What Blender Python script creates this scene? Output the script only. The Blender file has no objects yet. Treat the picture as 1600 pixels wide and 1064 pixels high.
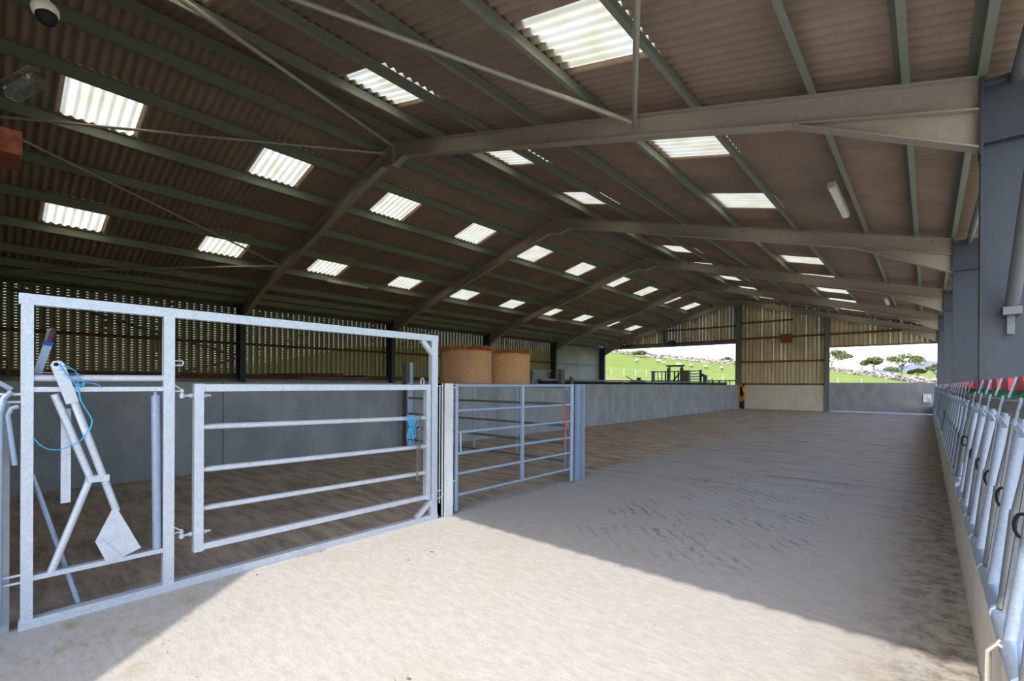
import bpy, math, random
from mathutils import Vector, Matrix
random.seed(7)
SC = bpy.context.scene
COL = SC.collection

# ------------------------------------------------------------------ camera
FPX = 730.25
cam_d = bpy.data.cameras.new('camera')
cam = bpy.data.objects.new('camera', cam_d); COL.objects.link(cam)
cam_d.sensor_fit = 'HORIZONTAL'; cam_d.sensor_width = 36.0
cam_d.lens = FPX * 36.0 / 1600.0
cam_d.shift_y = 68.77 / 1600.0
cam_d.clip_start = 0.05; cam_d.clip_end = 6000
cam.matrix_world = (Matrix.Translation((0, 0, 1.5)) @ Matrix.Rotation(math.radians(41.627), 4, 'Z')
                    @ Matrix.Rotation(math.radians(90 - 0.091), 4, 'X') @ Matrix.Rotation(math.radians(0.299), 4, 'Z'))
SC.camera = cam

# ------------------------------------------------------------------ world, sun, exposure
SUN_EL = math.radians(43.0)
world = bpy.data.worlds.new('world'); SC.world = world; world.use_nodes = True
wn = world.node_tree; wn.nodes.clear()
sky = wn.nodes.new('ShaderNodeTexSky'); sky.sky_type = 'NISHITA'
sky.sun_disc = False; sky.sun_elevation = SUN_EL; sky.sun_rotation = math.radians(180)
sky.air_density = 1.0; sky.dust_density = 1.6; sky.ozone_density = 1.0
bg = wn.nodes.new('ShaderNodeBackground'); bg.inputs[1].default_value = 0.60
wo = wn.nodes.new('ShaderNodeOutputWorld')
wn.links.new(sky.outputs[0], bg.inputs[0]); wn.links.new(bg.outputs[0], wo.inputs[0])
sun_d = bpy.data.lights.new('sun', 'SUN'); sun_d.energy = 5.1; sun_d.angle = math.radians(0.6)
sun_d.color = (1.0, 0.95, 0.88)
sun = bpy.data.objects.new('sun', sun_d); COL.objects.link(sun)
sun.rotation_euler = (math.radians(90) - SUN_EL, 0, 0)     # shines towards +Y and down
SC.view_settings.view_transform = 'Standard'; SC.view_settings.look = 'None'
SC.view_settings.gamma = 1.0; SC.view_settings.use_curve_mapping = False
SC.view_settings.exposure = 0.0
try:
    SC.cycles.max_bounces = 10; SC.cycles.diffuse_bounces = 6; SC.cycles.transparent_max_bounces = 12
    SC.cycles.transmission_bounces = 6; SC.cycles.sample_clamp_indirect = 8
except Exception: pass

# ------------------------------------------------------------------ helpers
def lin(r, g, b):
    f = lambda c: (c / 255.0) / 12.92 if c <= 10 else ((c / 255.0 + 0.055) / 1.055) ** 2.4
    return (f(r), f(g), f(b), 1.0)

class NT:
    def __init__(s, name):
        s.m = bpy.data.materials.new(name); s.m.use_nodes = True
        s.t = s.m.node_tree; s.t.nodes.clear()
        s.out = s.n('ShaderNodeOutputMaterial')
    def n(s, typ, **kw):
        nd = s.t.nodes.new(typ)
        for k, v in kw.items(): setattr(nd, k, v)
        return nd
    def l(s, a, b): s.t.links.new(a, b)
    def setin(s, sock, v):
        if isinstance(v, bpy.types.NodeSocket): s.l(v, sock)
        else: sock.default_value = v
    def math(s, op, a, b=0.0, c=None):
        nd = s.n('ShaderNodeMath', operation=op); s.setin(nd.inputs[0], a); s.setin(nd.inputs[1], b)
        if c is not None: s.setin(nd.inputs[2], c)
        return nd.outputs[0]
    def mix(s, f, a, b):
        nd = s.n('ShaderNodeMix', data_type='RGBA'); s.setin(nd.inputs[0], f); s.setin(nd.inputs[6], a); s.setin(nd.inputs[7], b)
        return nd.outputs[2]
    def pos(s): return s.n('ShaderNodeNewGeometry').outputs['Position']
    def scale(s, v, sc):
        nd = s.n('ShaderNodeMapping'); s.l(v, nd.inputs[0]); nd.inputs['Scale'].default_value = sc; return nd.outputs[0]
    def noise(s, v, sc, det=4.0, rough=0.55):
        nd = s.n('ShaderNodeTexNoise'); s.l(v, nd.inputs['Vector']); nd.inputs['Scale'].default_value = sc
        nd.inputs['Detail'].default_value = det; nd.inputs['Roughness'].default_value = rough; return nd.outputs['Fac']
    def ramp(s, f, lo, hi):
        nd = s.n('ShaderNodeMapRange'); nd.interpolation_type = 'SMOOTHSTEP'; s.setin(nd.inputs[0], f)
        nd.inputs[1].default_value = lo; nd.inputs[2].default_value = hi; return nd.outputs[0]
    def princ(s, col, rough=0.8, metal=0.0, bump=None, bd=0.01, bs=0.5, spec=0.3):
        p = s.n('ShaderNodeBsdfPrincipled'); s.setin(p.inputs['Base Color'], col)
        s.setin(p.inputs['Roughness'], rough); s.setin(p.inputs['Metallic'], metal)
        p.inputs['Specular IOR Level'].default_value = spec
        if bump is not None:
            b = s.n('ShaderNodeBump'); b.inputs['Strength'].default_value = bs; b.inputs['Distance'].default_value = bd
            s.l(bump, b.inputs['Height']); s.l(b.outputs[0], p.inputs['Normal'])
        s.l(p.outputs[0], s.out.inputs[0]); return p

def simple(name, c, rough=0.8, metal=0.0, var=0.15, sc=8.0, c2=None, spec=0.3):
    t = NT(name); p = t.pos(); f = t.noise(p, sc, 5)
    a = tuple(x * (1 - var) for x in c[:3]) + (1,); b = tuple(min(1, x * (1 + var)) for x in c[:3]) + (1,)
    col = t.mix(t.ramp(f, .3, .7), a, b)
    if c2: col = t.mix(t.ramp(t.noise(p, sc * .35, 6, .7), .55, .7), col, c2)
    t.princ(col, rough, metal, t.noise(p, sc * 12, 3), 0.003, .4, spec)
    return t.m

M = {}
def galv(name, c, rough=0.45, metal=.35, rust=None):
    t = NT(name); p = t.pos()
    v = t.n('ShaderNodeTexVoronoi'); t.l(p, v.inputs['Vector']); v.inputs['Scale'].default_value = 70
    f = t.noise(p, 14, 5)
    a = tuple(x * .72 for x in c[:3]) + (1,); b = tuple(min(1, x * 1.2) for x in c[:3]) + (1,)
    col = t.mix(t.math('MULTIPLY_ADD', v.outputs['Distance'], .5, t.math('MULTIPLY', f, .65)), a, b)
    if rust: col = t.mix(t.ramp(t.noise(p, 3, 8, .75), .6, .74), col, rust)
    t.princ(col, rough, metal, f, .002, .3, .5)
    return t.m
M['galv'] = galv('galvanised_steel', lin(204, 208, 216))
M['galv_blue'] = galv('galvanised_tube', lin(156, 170, 190), .5)
M['galv_dull'] = galv('dull_galvanised_steel', lin(120, 124, 126), .6, .3)
M['column'] = galv('column_steel', lin(72, 78, 87), .6, .1)
M['rafter'] = galv('rafter_steel', lin(178, 169, 155), .6, .1, lin(136, 112, 90))
M['purlin'] = galv('purlin_steel', lin(136, 142, 126), .55, .1, lin(140, 108, 84))
M['tube_roof'] = galv('brace_tube_steel', lin(186, 182, 168), .5, .25, lin(120, 90, 66))
M['rust'] = simple('rusty_girt', lin(118, 84, 58), .85, 0, .35, 9, lin(70, 48, 34))
M['timber'] = simple('old_timber', lin(116, 88, 66), .9, 0, .3, 12, lin(66, 48, 38))
M['timber_pale'] = simple('pale_timber', lin(158, 132, 108), .85, 0, .2, 10)
M['timber_grey'] = simple('weathered_timber', lin(108, 104, 96), .9, 0, .25, 14)
M['grime'] = simple('grimy_lamp_metal', lin(70, 68, 60), .8, 0, .3, 30, lin(170, 164, 144))
M['rust_dark'] = simple('dark_rusty_steel', lin(120, 66, 42), .9, 0, .35, 14, lin(66, 40, 28))
M['rust_box'] = simple('rusty_sheet_box', lin(150, 84, 60), .85, 0, .2, 9)
M['black'] = simple('black_plastic', lin(22, 24, 28), .5, 0, .1, 9)
M['white'] = simple('white_plastic', lin(240, 240, 236), .5, 0, .05, 9)
M['lamp_body'] = simple('dusty_white_lamp', lin(196, 192, 176), .6, 0, .1, 12, lin(150, 140, 110))
M['red'] = simple('red_plastic', lin(206, 60, 84), .5, 0, .12, 9)
M['green'] = simple('green_plastic', lin(20, 104, 62), .5, 0, .12, 9)
M['yellow'] = simple('yellow_hose_rubber', lin(224, 160, 24), .5, 0, .08, 9)
M['blue_rope'] = simple('blue_twine', lin(60, 170, 220), .7, 0, .15, 40)
M['orange_rope'] = simple('orange_twine', lin(232, 98, 62), .7, 0, .15, 40)
M['blue_tape'] = simple('blue_tape', lin(36, 84, 170), .6, 0, .1, 40)
M['brown_grip'] = simple('brown_grip', lin(74, 56, 62), .6, 0, .3, 60)
M['rubber'] = simple('black_rubber', lin(14, 15, 17), .7, 0, .1, 9)
M['chain'] = galv('chain_steel', lin(130, 120, 118), .45, .5)
M['stone'] = simple('field_stone', lin(150, 142, 138), .9, 0, .3, .9, lin(90, 84, 82))
M['leaf'] = simple('hawthorn_leaves', lin(92, 98, 60), .85, 0, .35, .7, lin(110, 100, 68))
M['leaf_dark'] = simple('bush_leaves', lin(84, 108, 60), .85, 0, .35, .7)
M['bark'] = simple('tree_bark', lin(96, 84, 74), .9, 0, .2, 2)
M['wool'] = simple('sheep_wool', lin(186, 180, 166), .95, 0, .1, 4)
M['sheep_dark'] = simple('sheep_face', lin(70, 62, 58), .9, 0, .1, 4)
M['hill'] = simple('haze_tinted_hill', lin(112, 120, 130), .95, 0, .12, .004, lin(98, 108, 118))  # blue-grey haze of distance mixed into the hill colour
M['crush_paint'] = simple('green_painted_steel', lin(62, 84, 78), .6, 0, .2, 8)
M['fence_post'] = simple('bleached_fence_post', lin(190, 180, 164), .9, 0, .15, 6)

def m_floor():
    t = NT('worn_concrete_floor'); p = t.pos()
    sx = t.n('ShaderNodeSeparateXYZ'); t.l(p, sx.inputs[0]); X, Y = sx.outputs[0], sx.outputs[1]
    nX = t.math('MULTIPLY', X, -1.0); nY = t.math('MULTIPLY', Y, -1.0)
    big = t.noise(p, .45, 5, .6); mid = t.noise(p, 2.2, 6, .65); fine = t.noise(p, 60, 4, .7)
    grit = t.noise(t.scale(p, (1, 2.4, 1)), 9, 8, .8)
    col = t.mix(t.ramp(grit, .25, .75), lin(163, 158, 151), lin(191, 186, 178))
    col = t.mix(t.math('MULTIPLY', t.ramp(mid, .45, .75), .4), col, lin(172, 158, 142))
    col = t.mix(t.math('MULTIPLY', t.ramp(fine, .5, .78), .3), col, lin(140, 132, 122))
    # muck: pens (west of the gate line) and deep bays are browner, the pale tone raised to stand in for missing deep light
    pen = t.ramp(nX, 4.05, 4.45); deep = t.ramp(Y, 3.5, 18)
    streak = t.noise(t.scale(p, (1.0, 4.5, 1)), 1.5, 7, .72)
    dirt_lift = t.math('ADD', t.math('MULTIPLY', pen, .75), t.math('MULTIPLY', deep, .6))
    dirt_lift = t.math('MINIMUM', t.math('MULTIPLY', dirt_lift, t.math('ADD', t.math('MULTIPLY', big, .9), .55)), .9)
    col = t.mix(dirt_lift, col, t.mix(t.ramp(streak, .36, .66), lin(212, 188, 166), lin(146, 122, 102)))
    st2 = t.ramp(t.noise(t.scale(p, (.35, 2.6, 1)), 1.4, 8, .74), .52, .68)
    ymask = t.ramp(Y, 4.5, 9.0)
    col = t.mix(t.math('MULTIPLY', t.math('MULTIPLY', st2, ymask), .75), col, lin(112, 92, 76))
    # tyre lug marks
    w = t.n('ShaderNodeTexWave', wave_type='BANDS', bands_direction='DIAGONAL'); t.l(p, w.inputs['Vector'])
    w.inputs['Scale'].default_value = 3.4; w.inputs['Distortion'].default_value = 4.5; w.inputs['Detail'].default_value = 5; w.inputs['Detail Scale'].default_value = 2.2
    tr = t.math('MULTIPLY', t.ramp(w.outputs['Fac'], .72, .98), t.ramp(t.noise(p, 1.6, 6, .7), .46, .62))
    trx = t.math('MULTIPLY', t.ramp(X, -3.4, -2.4), t.ramp(nX, .4, 1.2))
    try_ = t.math('MULTIPLY', t.ramp(Y, 3.6, 4.4), t.ramp(nY, -15, -8))
    col = t.mix(t.math('MULTIPLY', t.math('MULTIPLY', tr, t.math('MULTIPLY', trx, try_)), .55), col, lin(84, 78, 74))
    # scattered muck specks, dirty strip at the kerb foot, algae by the frame foot
    for sc_, amt, rr in ((5.5, .75, .13), (14.0, .6, .16)):
        v = t.n('ShaderNodeTexVoronoi'); t.l(t.scale(p, (1, 1.7, 1)), v.inputs['Vector']); v.inputs['Scale'].default_value = sc_
        spk = t.math('MULTIPLY', t.math('LESS_THAN', v.outputs['Distance'], t.math('MULTIPLY', t.ramp(t.noise(p, 1.3, 4, .6), .48, .72), rr)), amt)
        col = t.mix(spk, col, lin(70, 58, 48))
    kb = t.math('MULTIPLY', t.ramp(X, -.5, .25), t.ramp(t.noise(p, 7, 7, .75), .42, .62))
    col = t.mix(t.math('MULTIPLY', kb, .7), col, lin(84, 70, 58))
    gr = t.math('MULTIPLY', t.ramp(t.noise(t.scale(p, (1, 2, 1)), 3.5, 6, .7), .5, .68), t.math('MULTIPLY', t.ramp(nY, -1.6, -.8), t.ramp(nX, 2.6, 3.4)))
    col = t.mix(t.math('MULTIPLY', gr, .5), col, lin(136, 134, 84))
    t.princ(col, .82, 0, t.math('ADD', t.math('MULTIPLY', grit, .6), t.math('MULTIPLY', fine, .3)), .012, .5, .3)
    return t.m
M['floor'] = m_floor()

def m_concrete(name, c1, c2, stain):
    t = NT(name); p = t.pos()
    f = t.noise(t.scale(p, (1, 1, .6)), 2.2, 6, .65); g = t.noise(p, 26, 4, .7)
    col = t.mix(t.ramp(f, .3, .72), c1, c2)
    col = t.mix(t.math('MULTIPLY', t.ramp(g, .45, .8), .3), col, stain)
    run = t.ramp(t.noise(t.scale(p, (5, 5, .25)), 1.8, 5, .7), .58, .78)
    col = t.mix(t.math('MULTIPLY', run, .35), col, stain)
    t.princ(col, .88, 0, g, .004, .4, .25); return t.m
M['concrete'] = m_concrete('cast_concrete', lin(144, 145, 148), lin(168, 168, 168), lin(110, 108, 105))
M['concrete_warm'] = m_concrete('warm_cast_concrete', lin(208, 198, 184), lin(222, 212, 197), lin(156, 140, 122))
M['kerb'] = m_concrete('kerb_concrete', lin(214, 209, 202), lin(228, 223, 215), lin(160, 150, 138))
M['yard'] = m_concrete('yard_concrete', lin(160, 156, 148), lin(176, 171, 162), lin(118, 112, 100))
M['post_rough'] = m_concrete('rough_post', lin(205, 203, 202), lin(238, 236, 233), lin(150, 146, 144))

def m_cladding(name, axis, c1, c2, thr, mesh=True):
    t = NT(name); p = t.pos(); sx = t.n('ShaderNodeSeparateXYZ'); t.l(p, sx.inputs[0])
    a = sx.outputs[axis]; z = sx.outputs[2]
    ai = t.math('DIVIDE', t.math('ADD', a, .2 if axis == 1 else 30.0), .216667)
    zi = t.math('DIVIDE', z, .082)
    fa = t.math('FRACT', ai); fz = t.math('FRACT', zi)
    slot = t.math('MULTIPLY', t.math('LESS_THAN', t.math('ABSOLUTE', t.math('SUBTRACT', fa, .5)), .13 if axis == 1 else .06), t.math('LESS_THAN', fz, .062 if axis == 1 else .10))
    wn1 = t.n('ShaderNodeTexWhiteNoise', noise_dimensions='1D'); t.l(t.math('FLOOR', ai), wn1.inputs['W'])
    cmb = t.n('ShaderNodeCombineXYZ'); t.l(t.math('FLOOR', ai), cmb.inputs[0]); t.l(t.math('FLOOR', zi), cmb.inputs[1])
    wn2 = t.n('ShaderNodeTexWhiteNoise', noise_dimensions='2D'); t.l(cmb.outputs[0], wn2.inputs['Vector'])
    on = t.math('GREATER_THAN', t.math('ADD', t.math('MULTIPLY', wn1.outputs[0], .75), t.math('MULTIPLY', wn2.outputs[0], .25)), thr)
    slot = t.math('MULTIPLY', slot, on)
    f = t.noise(t.scale(p, (3, 3, .6)), 1.2, 5, .6)
    seam = t.math('LESS_THAN', fa, .16)
    col = t.mix(t.ramp(f, .3, .7), c1, c2)
    col = t.mix(t.math('MULTIPLY', seam, .6 if axis == 1 else .4), col, lin(56, 52, 36))
    pr = t.princ(col, .6, .1, f, .002, .2, .3)
    tr = t.n('ShaderNodeBsdfTransparent'); mx = t.n('ShaderNodeMixShader')
    t.l(slot, mx.inputs[0]); t.l(pr.outputs[0], mx.inputs[1]); t.l(tr.outputs[0], mx.inputs[2]); t.l(mx.outputs[0], t.out.inputs[0])
    return t.m
M['clad_side'] = m_cladding('vented_box_profile_side', 1, lin(146, 138, 100), lin(164, 156, 118), .15)
M['clad_end'] = m_cladding('vented_box_profile_end', 0, lin(188, 178, 146), lin(222, 206, 170), .5)
M['clad_plain'] = simple('plain_box_profile', lin(128, 128, 110), .6, .1, .1, 1.5)

M['clad_lit'] = simple('lit_box_profile', lin(176, 178, 170), .6, .1, .08, 1.5)  # lighter tone stands in for stronger light on the last bay
def m_fibre():
    t = NT('fibre_cement_sheet'); p = t.pos(); oi = t.n('ShaderNodeObjectInfo')
    f = t.noise(p, 2.0, 6, .65); g = t.noise(p, 60, 3, .7)
    col = t.mix(t.ramp(f, .3, .7), lin(166, 144, 126), lin(182, 160, 142))
    col = t.mix(t.math('MULTIPLY', oi.outputs['Random'], .35), col, lin(144, 137, 120))
    col = t.mix(t.math('MULTIPLY', t.ramp(t.noise(p, .5, 4), .5, .7), .35), col, lin(124, 118, 98))
    t.princ(col, .92, 0, g, .003, .5, .15); return t.m
M['fibre'] = m_fibre()
def m_skylight():
    t = NT('translucent_rooflight'); p = t.pos()
    f = t.noise(p, 30, 5, .75); g = t.noise(p, 2.5, 4)
    col = t.mix(t.ramp(g, .35, .7), lin(252, 248, 236), lin(246, 239, 218))
    col = t.mix(t.math('MULTIPLY', t.ramp(f, .62, .72), .55), col, lin(150, 130, 96))
    d = t.n('ShaderNodeBsdfDiffuse'); t.l(col, d.inputs[0])
    tr = t.n('ShaderNodeBsdfTranslucent'); t.l(col, tr.inputs[0])
    mx = t.n('ShaderNodeMixShader'); mx.inputs[0].default_value = .72
    t.l(d.outputs[0], mx.inputs[1]); t.l(tr.outputs[0], mx.inputs[2]); t.l(mx.outputs[0], t.out.inputs[0]); return t.m
M['skylight'] = m_skylight()
def m_straw():
    t = NT('net_wrapped_straw'); p = t.pos()
    s1 = t.noise(t.scale(p, (9, 9, 46)), 2.5, 5, .75); s2 = t.noise(p, 2.0, 4)
    w = t.n('ShaderNodeTexWave', wave_type='BANDS', bands_direction='Z'); t.l(p, w.inputs['Vector']); w.inputs['Scale'].default_value = 6.5
    w.inputs['Distortion'].default_value = .8; w.inputs['Detail'].default_value = 2
    col = t.mix(t.ramp(s1, .38, .62), lin(190, 118, 78), lin(255, 208, 160))
    col = t.mix(t.math('MULTIPLY', t.ramp(w.outputs['Fac'], .6, .9), .4), col, lin(246, 214, 174))
    col = t.mix(t.math('MULTIPLY', t.ramp(s2, .5, .7), .3), col, lin(180, 150, 124))
    t.princ(col, .95, 0, s1, .02, .8, .1); return t.m
M['straw'] = m_straw()
M['straw_loose'] = simple('loose_straw', lin(206, 152, 84), .95, 0, .35, 20, lin(140, 92, 44))
def m_grass():
    t = NT('pasture_grass'); p = t.pos()
    f = t.noise(p, .06, 6, .6); g = t.noise(p, .5, 6, .7)
    col = t.mix(t.ramp(g, .3, .7), lin(106, 120, 52), lin(126, 138, 64))
    sx = t.n('ShaderNodeSeparateXYZ'); t.l(p, sx.inputs[0])
    rough = t.math('MULTIPLY', t.ramp(t.math('MULTIPLY', sx.outputs[1], -1), -66, -56), t.ramp(g, .25, .6))
    col = t.mix(t.math('MULTIPLY', rough, .7), col, lin(150, 138, 88))
    col = t.mix(t.math('MULTIPLY', t.ramp(f, .5, .7), .4), col, lin(132, 140, 72))
    t.princ(col, .95, 0, g, .05, .5, .1); return t.m
M['grass'] = m_grass()

# geometry accumulator
class MB:
    def __init__(s): s.v = []; s.f = []
    def add(s, vs, fs):
        o = len(s.v); s.v += [tuple(v) for v in vs]; s.f += [tuple(i + o for i in f) for f in fs]; return s
    def box(s, a, b):
        x0, y0, z0 = [min(a[i], b[i]) for i in range(3)]; x1, y1, z1 = [max(a[i], b[i]) for i in range(3)]
        return s.add([(x0, y0, z0), (x1, y0, z0), (x1, y1, z0), (x0, y1, z0), (x0, y0, z1), (x1, y0, z1), (x1, y1, z1), (x0, y1, z1)],
                     [(0, 3, 2, 1), (4, 5, 6, 7), (0, 1, 5, 4), (1, 2, 6, 5), (2, 3, 7, 6), (3, 0, 4, 7)])
    def bar(s, a, b, w, h, up=(0, 0, 1)):
        a, b = Vector(a), Vector(b); d = (b - a).normalized(); u = Vector(up)
        if abs(d.dot(u)) > .98: u = Vector((1, 0, 0))
        x = d.cross(u).normalized(); y = x.cross(d)
        vs = [p + x * sx * w / 2 + y * sy * h / 2 for p in (a, b) for sx, sy in ((-1, -1), (1, -1), (1, 1), (-1, 1))]
        return s.add(vs, [(0, 1, 2, 3), (7, 6, 5, 4), (0, 4, 5, 1), (1, 5, 6, 2), (2, 6, 7, 3), (3, 7, 4, 0)])
    def tube(s, pts, r, n=10, cap=True, closed=False):
        pts = [Vector(p) for p in pts]; N = len(pts); rings = []
        prev = None
        for i, p in enumerate(pts):
            if closed: d = (pts[(i + 1) % N] - pts[i - 1]).normalized()
            elif i == 0: d = (pts[1] - p).normalized()
            elif i == N - 1: d = (p - pts[i - 1]).normalized()
            else: d = ((pts[i + 1] - p).normalized() + (p - pts[i - 1]).normalized()).normalized()
            if prev is None:
                u = Vector((0, 0, 1)) if abs(d.z) < .9 else Vector((1, 0, 0))
                x = d.cross(u).normalized()
            else:
                x = (prev - d * prev.dot(d)).normalized()
            prev = x; y = d.cross(x)
            rr = r[i] if isinstance(r, (list, tuple)) else r
            rings.append([p + (x * math.cos(2 * math.pi * k / n) + y * math.sin(2 * math.pi * k / n)) * rr for k in range(n)])
        vs = [v for R in rings for v in R]; fs = []
        for i in range(N if closed else N - 1):
            j = (i + 1) % N
            for k in range(n):
                fs.append((i * n + k, i * n + (k + 1) % n, j * n + (k + 1) % n, j * n + k))
        if cap and not closed:
            fs.append(tuple(range(n))[::-1]); fs.append(tuple((N - 1) * n + k for k in range(n)))
        return s.add(vs, fs)
    def prism(s, poly, axis, a, b):
        # poly: list of 2-tuples in the other two axes
        def P(q, t):
            return {'x': (t, q[0], q[1]), 'y': (q[0], t, q[1]), 'z': (q[0], q[1], t)}[axis]
        n = len(poly); vs = [P(q, a) for q in poly] + [P(q, b) for q in poly]
        fs = [tuple(range(n)), tuple(range(2 * n - 1, n - 1, -1))] + [(i, i + n, (i + 1) % n + n, (i + 1) % n) for i in range(n)]
        return s.add(vs, fs)
    def blob(s, c, r, n=10, m=7, jit=0.0):
        vs = []; fs = []
        for i in range(m + 1):
            th = math.pi * i / m
            for k in range(n):
                ph = 2 * math.pi * k / n; q = 1 + random.uniform(-jit, jit)
                vs.append((c[0] + r[0] * q * math.sin(th) * math.cos(ph), c[1] + r[1] * q * math.sin(th) * math.sin(ph), c[2] + r[2] * q * math.cos(th)))
        for i in range(m):
            for k in range(n): fs.append((i * n + k, (i + 1) * n + k, (i + 1) * n + (k + 1) % n, i * n + (k + 1) % n))
        return s.add(vs, fs)
    def build(s, name, mat, parent=None, smooth=False):
        me = bpy.data.meshes.new(name)
        off = wloc(parent) if parent else Vector((0, 0, 0))
        me.from_pydata([tuple(Vector(v) - off) for v in s.v], [], s.f); me.update()
        import bmesh
        bm = bmesh.new(); bm.from_mesh(me); bmesh.ops.recalc_face_normals(bm, faces=bm.faces); bm.to_mesh(me); bm.free()
        if smooth:
            for p in me.polygons: p.use_smooth = True
            try: me.set_sharp_from_angle(angle=math.radians(42))
            except Exception: pass
        me.materials.append(M[mat] if isinstance(mat, str) else mat)
        o = bpy.data.objects.new(name, me); COL.objects.link(o)
        if parent: o.parent = parent
        return o
def wloc(o):
    v = Vector((0, 0, 0))
    while o: v += Vector(o.location); o = o.parent
    return v
def empty(name, loc=(0, 0, 0), label=None, cat=None, group=None, kind=None):
    o = bpy.data.objects.new(name, None); o.empty_display_size = .1; COL.objects.link(o); o.location = loc
    return tag(o, label, cat, group, kind)
def tag(o, label=None, cat=None, group=None, kind=None):
    if label: o['label'] = label
    if cat: o['category'] = cat
    if group: o['group'] = group
    if kind: o['kind'] = kind
    return o
def copy_tree(o, parent=None):
    c = o.copy(); COL.objects.link(c)
    if parent: c.parent = parent
    for ch in [k for k in SC.objects if k.parent == o]: copy_tree(ch, c)
    return c

# ------------------------------------------------------------------ shed numbers
RX = -9.26            # ridge x
Y1, SP = 6.3, 6.5     # first visible frame, bay
YS, YE = -0.2, 32.3   # near gable, far gable
SL = .2745; HALF = 9.62
def zt(x): return 4.43 + SL * (HALF - abs(x - RX))      # top of rafters

# ------------------------------------------------------------------ ground, floor, kerb
mb = MB(); nx, ny = 20, 34
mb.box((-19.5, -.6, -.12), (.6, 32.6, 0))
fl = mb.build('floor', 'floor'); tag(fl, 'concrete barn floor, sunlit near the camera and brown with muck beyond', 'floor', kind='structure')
g = MB().box((-45, -45, -.25), (30, -.6, -.01)).box((.6, -.6, -.25), (7.0, 45, -.01)).box((-45, -.6, -.25), (-19.5, 45, -.01)).box((-19.5, 32.6, -.25), (.6, 40, -.01)).build('yard_ground', 'yard')
tag(g, 'pale concrete yard around the barn', 'yard', kind='structure')
kb = empty('trim_1', (.289, 15, 0), 'concrete kerb under the feed barrier along the right side', 'kerb', kind='structure')
for i in range(11):
    MB().box((.214, -1 + i * 3.05, 0), (.364, -1 + (i + 1) * 3.05 - .012, .47)).build('kerb_block', 'kerb', kb)

# inner concrete wall
wi = empty('wall_inner', (-9.0, 15, 0), 'low grey concrete wall of panels dividing the pens from the left passage', 'wall', kind='structure')
ys = [-.35, 2.67, 6.2, 9.45, 12.7, 16.1, 18.97, 22.2, 25.52, 29.0, 32.3]
for a, b in zip(ys[:-1], ys[1:]):
    MB().box((-9.09, a + .006, 0), (-8.93 - random.uniform(0, .006), b - .006, 1.5)).build('wall_panel', 'concrete', wi)
MB().box((-9.07, -.35, 0), (-8.96, 32.3, 1.49)).build('joint_backing', 'concrete', wi)

# ------------------------------------------------------------------ roof
ceil = empty('ceiling', (RX, 15, 7.2), 'corrugated fibre cement roof with rooflight sheets on steel purlins', 'roof', kind='structure')
U = [0, 1.52, 2.86, 4.20, 5.54, 6.88, 8.22, 10.35]
PITCH = 1.08333
def sheet_mesh(L, mat, name):
    cosa = 1 / math.sqrt(1 + SL * SL); Ls = L / cosa + .14
    nseg = 56; w = PITCH + .012; th = .009; amp = .026; vs = []; fs = []
    pts = []
    for i in range(nseg + 1):
        y = -.006 + w * i / nseg
        pts.append((y, amp * math.cos(2 * math.pi * y / (PITCH / 7))))
    for side in (0, 1):
        for s in (0, Ls):
            for y, z in pts: vs.append((s, y, z + amp + side * th + (s / Ls) * .022))
    n = nseg + 1
    for i in range(nseg):
        fs.append((i, i + 1, n + i + 1, n + i)); fs.append((2 * n + i, 3 * n + i, 3 * n + i + 1, 2 * n + i + 1))
        fs.append((i, 2 * n + i, 2 * n + i + 1, i + 1)); fs.append((n + i, n + i + 1, 3 * n + i + 1, 3 * n + i))
    fs.append((0, n, 3 * n, 2 * n)); fs.append((n - 1, 3 * n - 1, 4 * n - 1, 2 * n - 1))
    me = bpy.data.meshes.new(name); me.from_pydata(vs, [], fs); me.update()
    for p in me.polygons: p.use_smooth = True
    try: me.set_sharp_from_angle(angle=math.radians(50))
    except Exception: pass
    me.materials.append(M[mat]); return me
smesh = {}
ang = math.atan(SL)
cl = Vector(ceil.location)
for side in (1, -1):
    for r in range(7):
        L = U[r + 1] - U[r]
        for mt in ('fibre', 'skylight'):
            if (r, mt) not in smesh: smesh[(r, mt)] = sheet_mesh(L, mt, 'roof_sheet' if mt == 'fibre' else 'rooflight_sheet')
        for j in range(-2, 30):
            y0 = .90 + PITCH * (j - 1) + PITCH
            isky = (j % 3 == 0 and j >= 0 and r in (1, 4))
            o = bpy.data.objects.new('rooflight_sheet' if isky else 'roof_sheet', smesh[(r, 'skylight' if isky else 'fibre')])
            if isky: o['label'] = 'translucent off-white rooflight sheet'
            COL.objects.link(o); o.parent = ceil
            x = RX + side * U[r]; z = zt(x) + .195 + (.003 if j % 2 else 0)
            if side == 1: mt4 = Matrix.Translation(Vector((x, y0, z)) - cl) @ Matrix.Rotation(ang, 4, 'Y')
            else: mt4 = Matrix.Translation(Vector((x, y0 + PITCH, z)) - cl) @ Matrix.Rotation(math.pi, 4, 'Z') @ Matrix.Rotation(ang, 4, 'Y')
            o.matrix_basis = mt4
MB().prism([(RX - .35, zt(RX - .35) + .27), (RX, zt(RX) + .29), (RX + .35, zt(RX + .35) + .27), (RX + .35, zt(RX + .35) + .285), (RX, zt(RX) + .31), (RX - .35, zt(RX - .35) + .285)], 'y', -.3, 32.45).build('ridge_cap', 'fibre', ceil)
pur_u = [.48, 1.54, 2.88, 4.22, 5.56, 6.90, 8.24, 9.05, 9.60]
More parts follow.
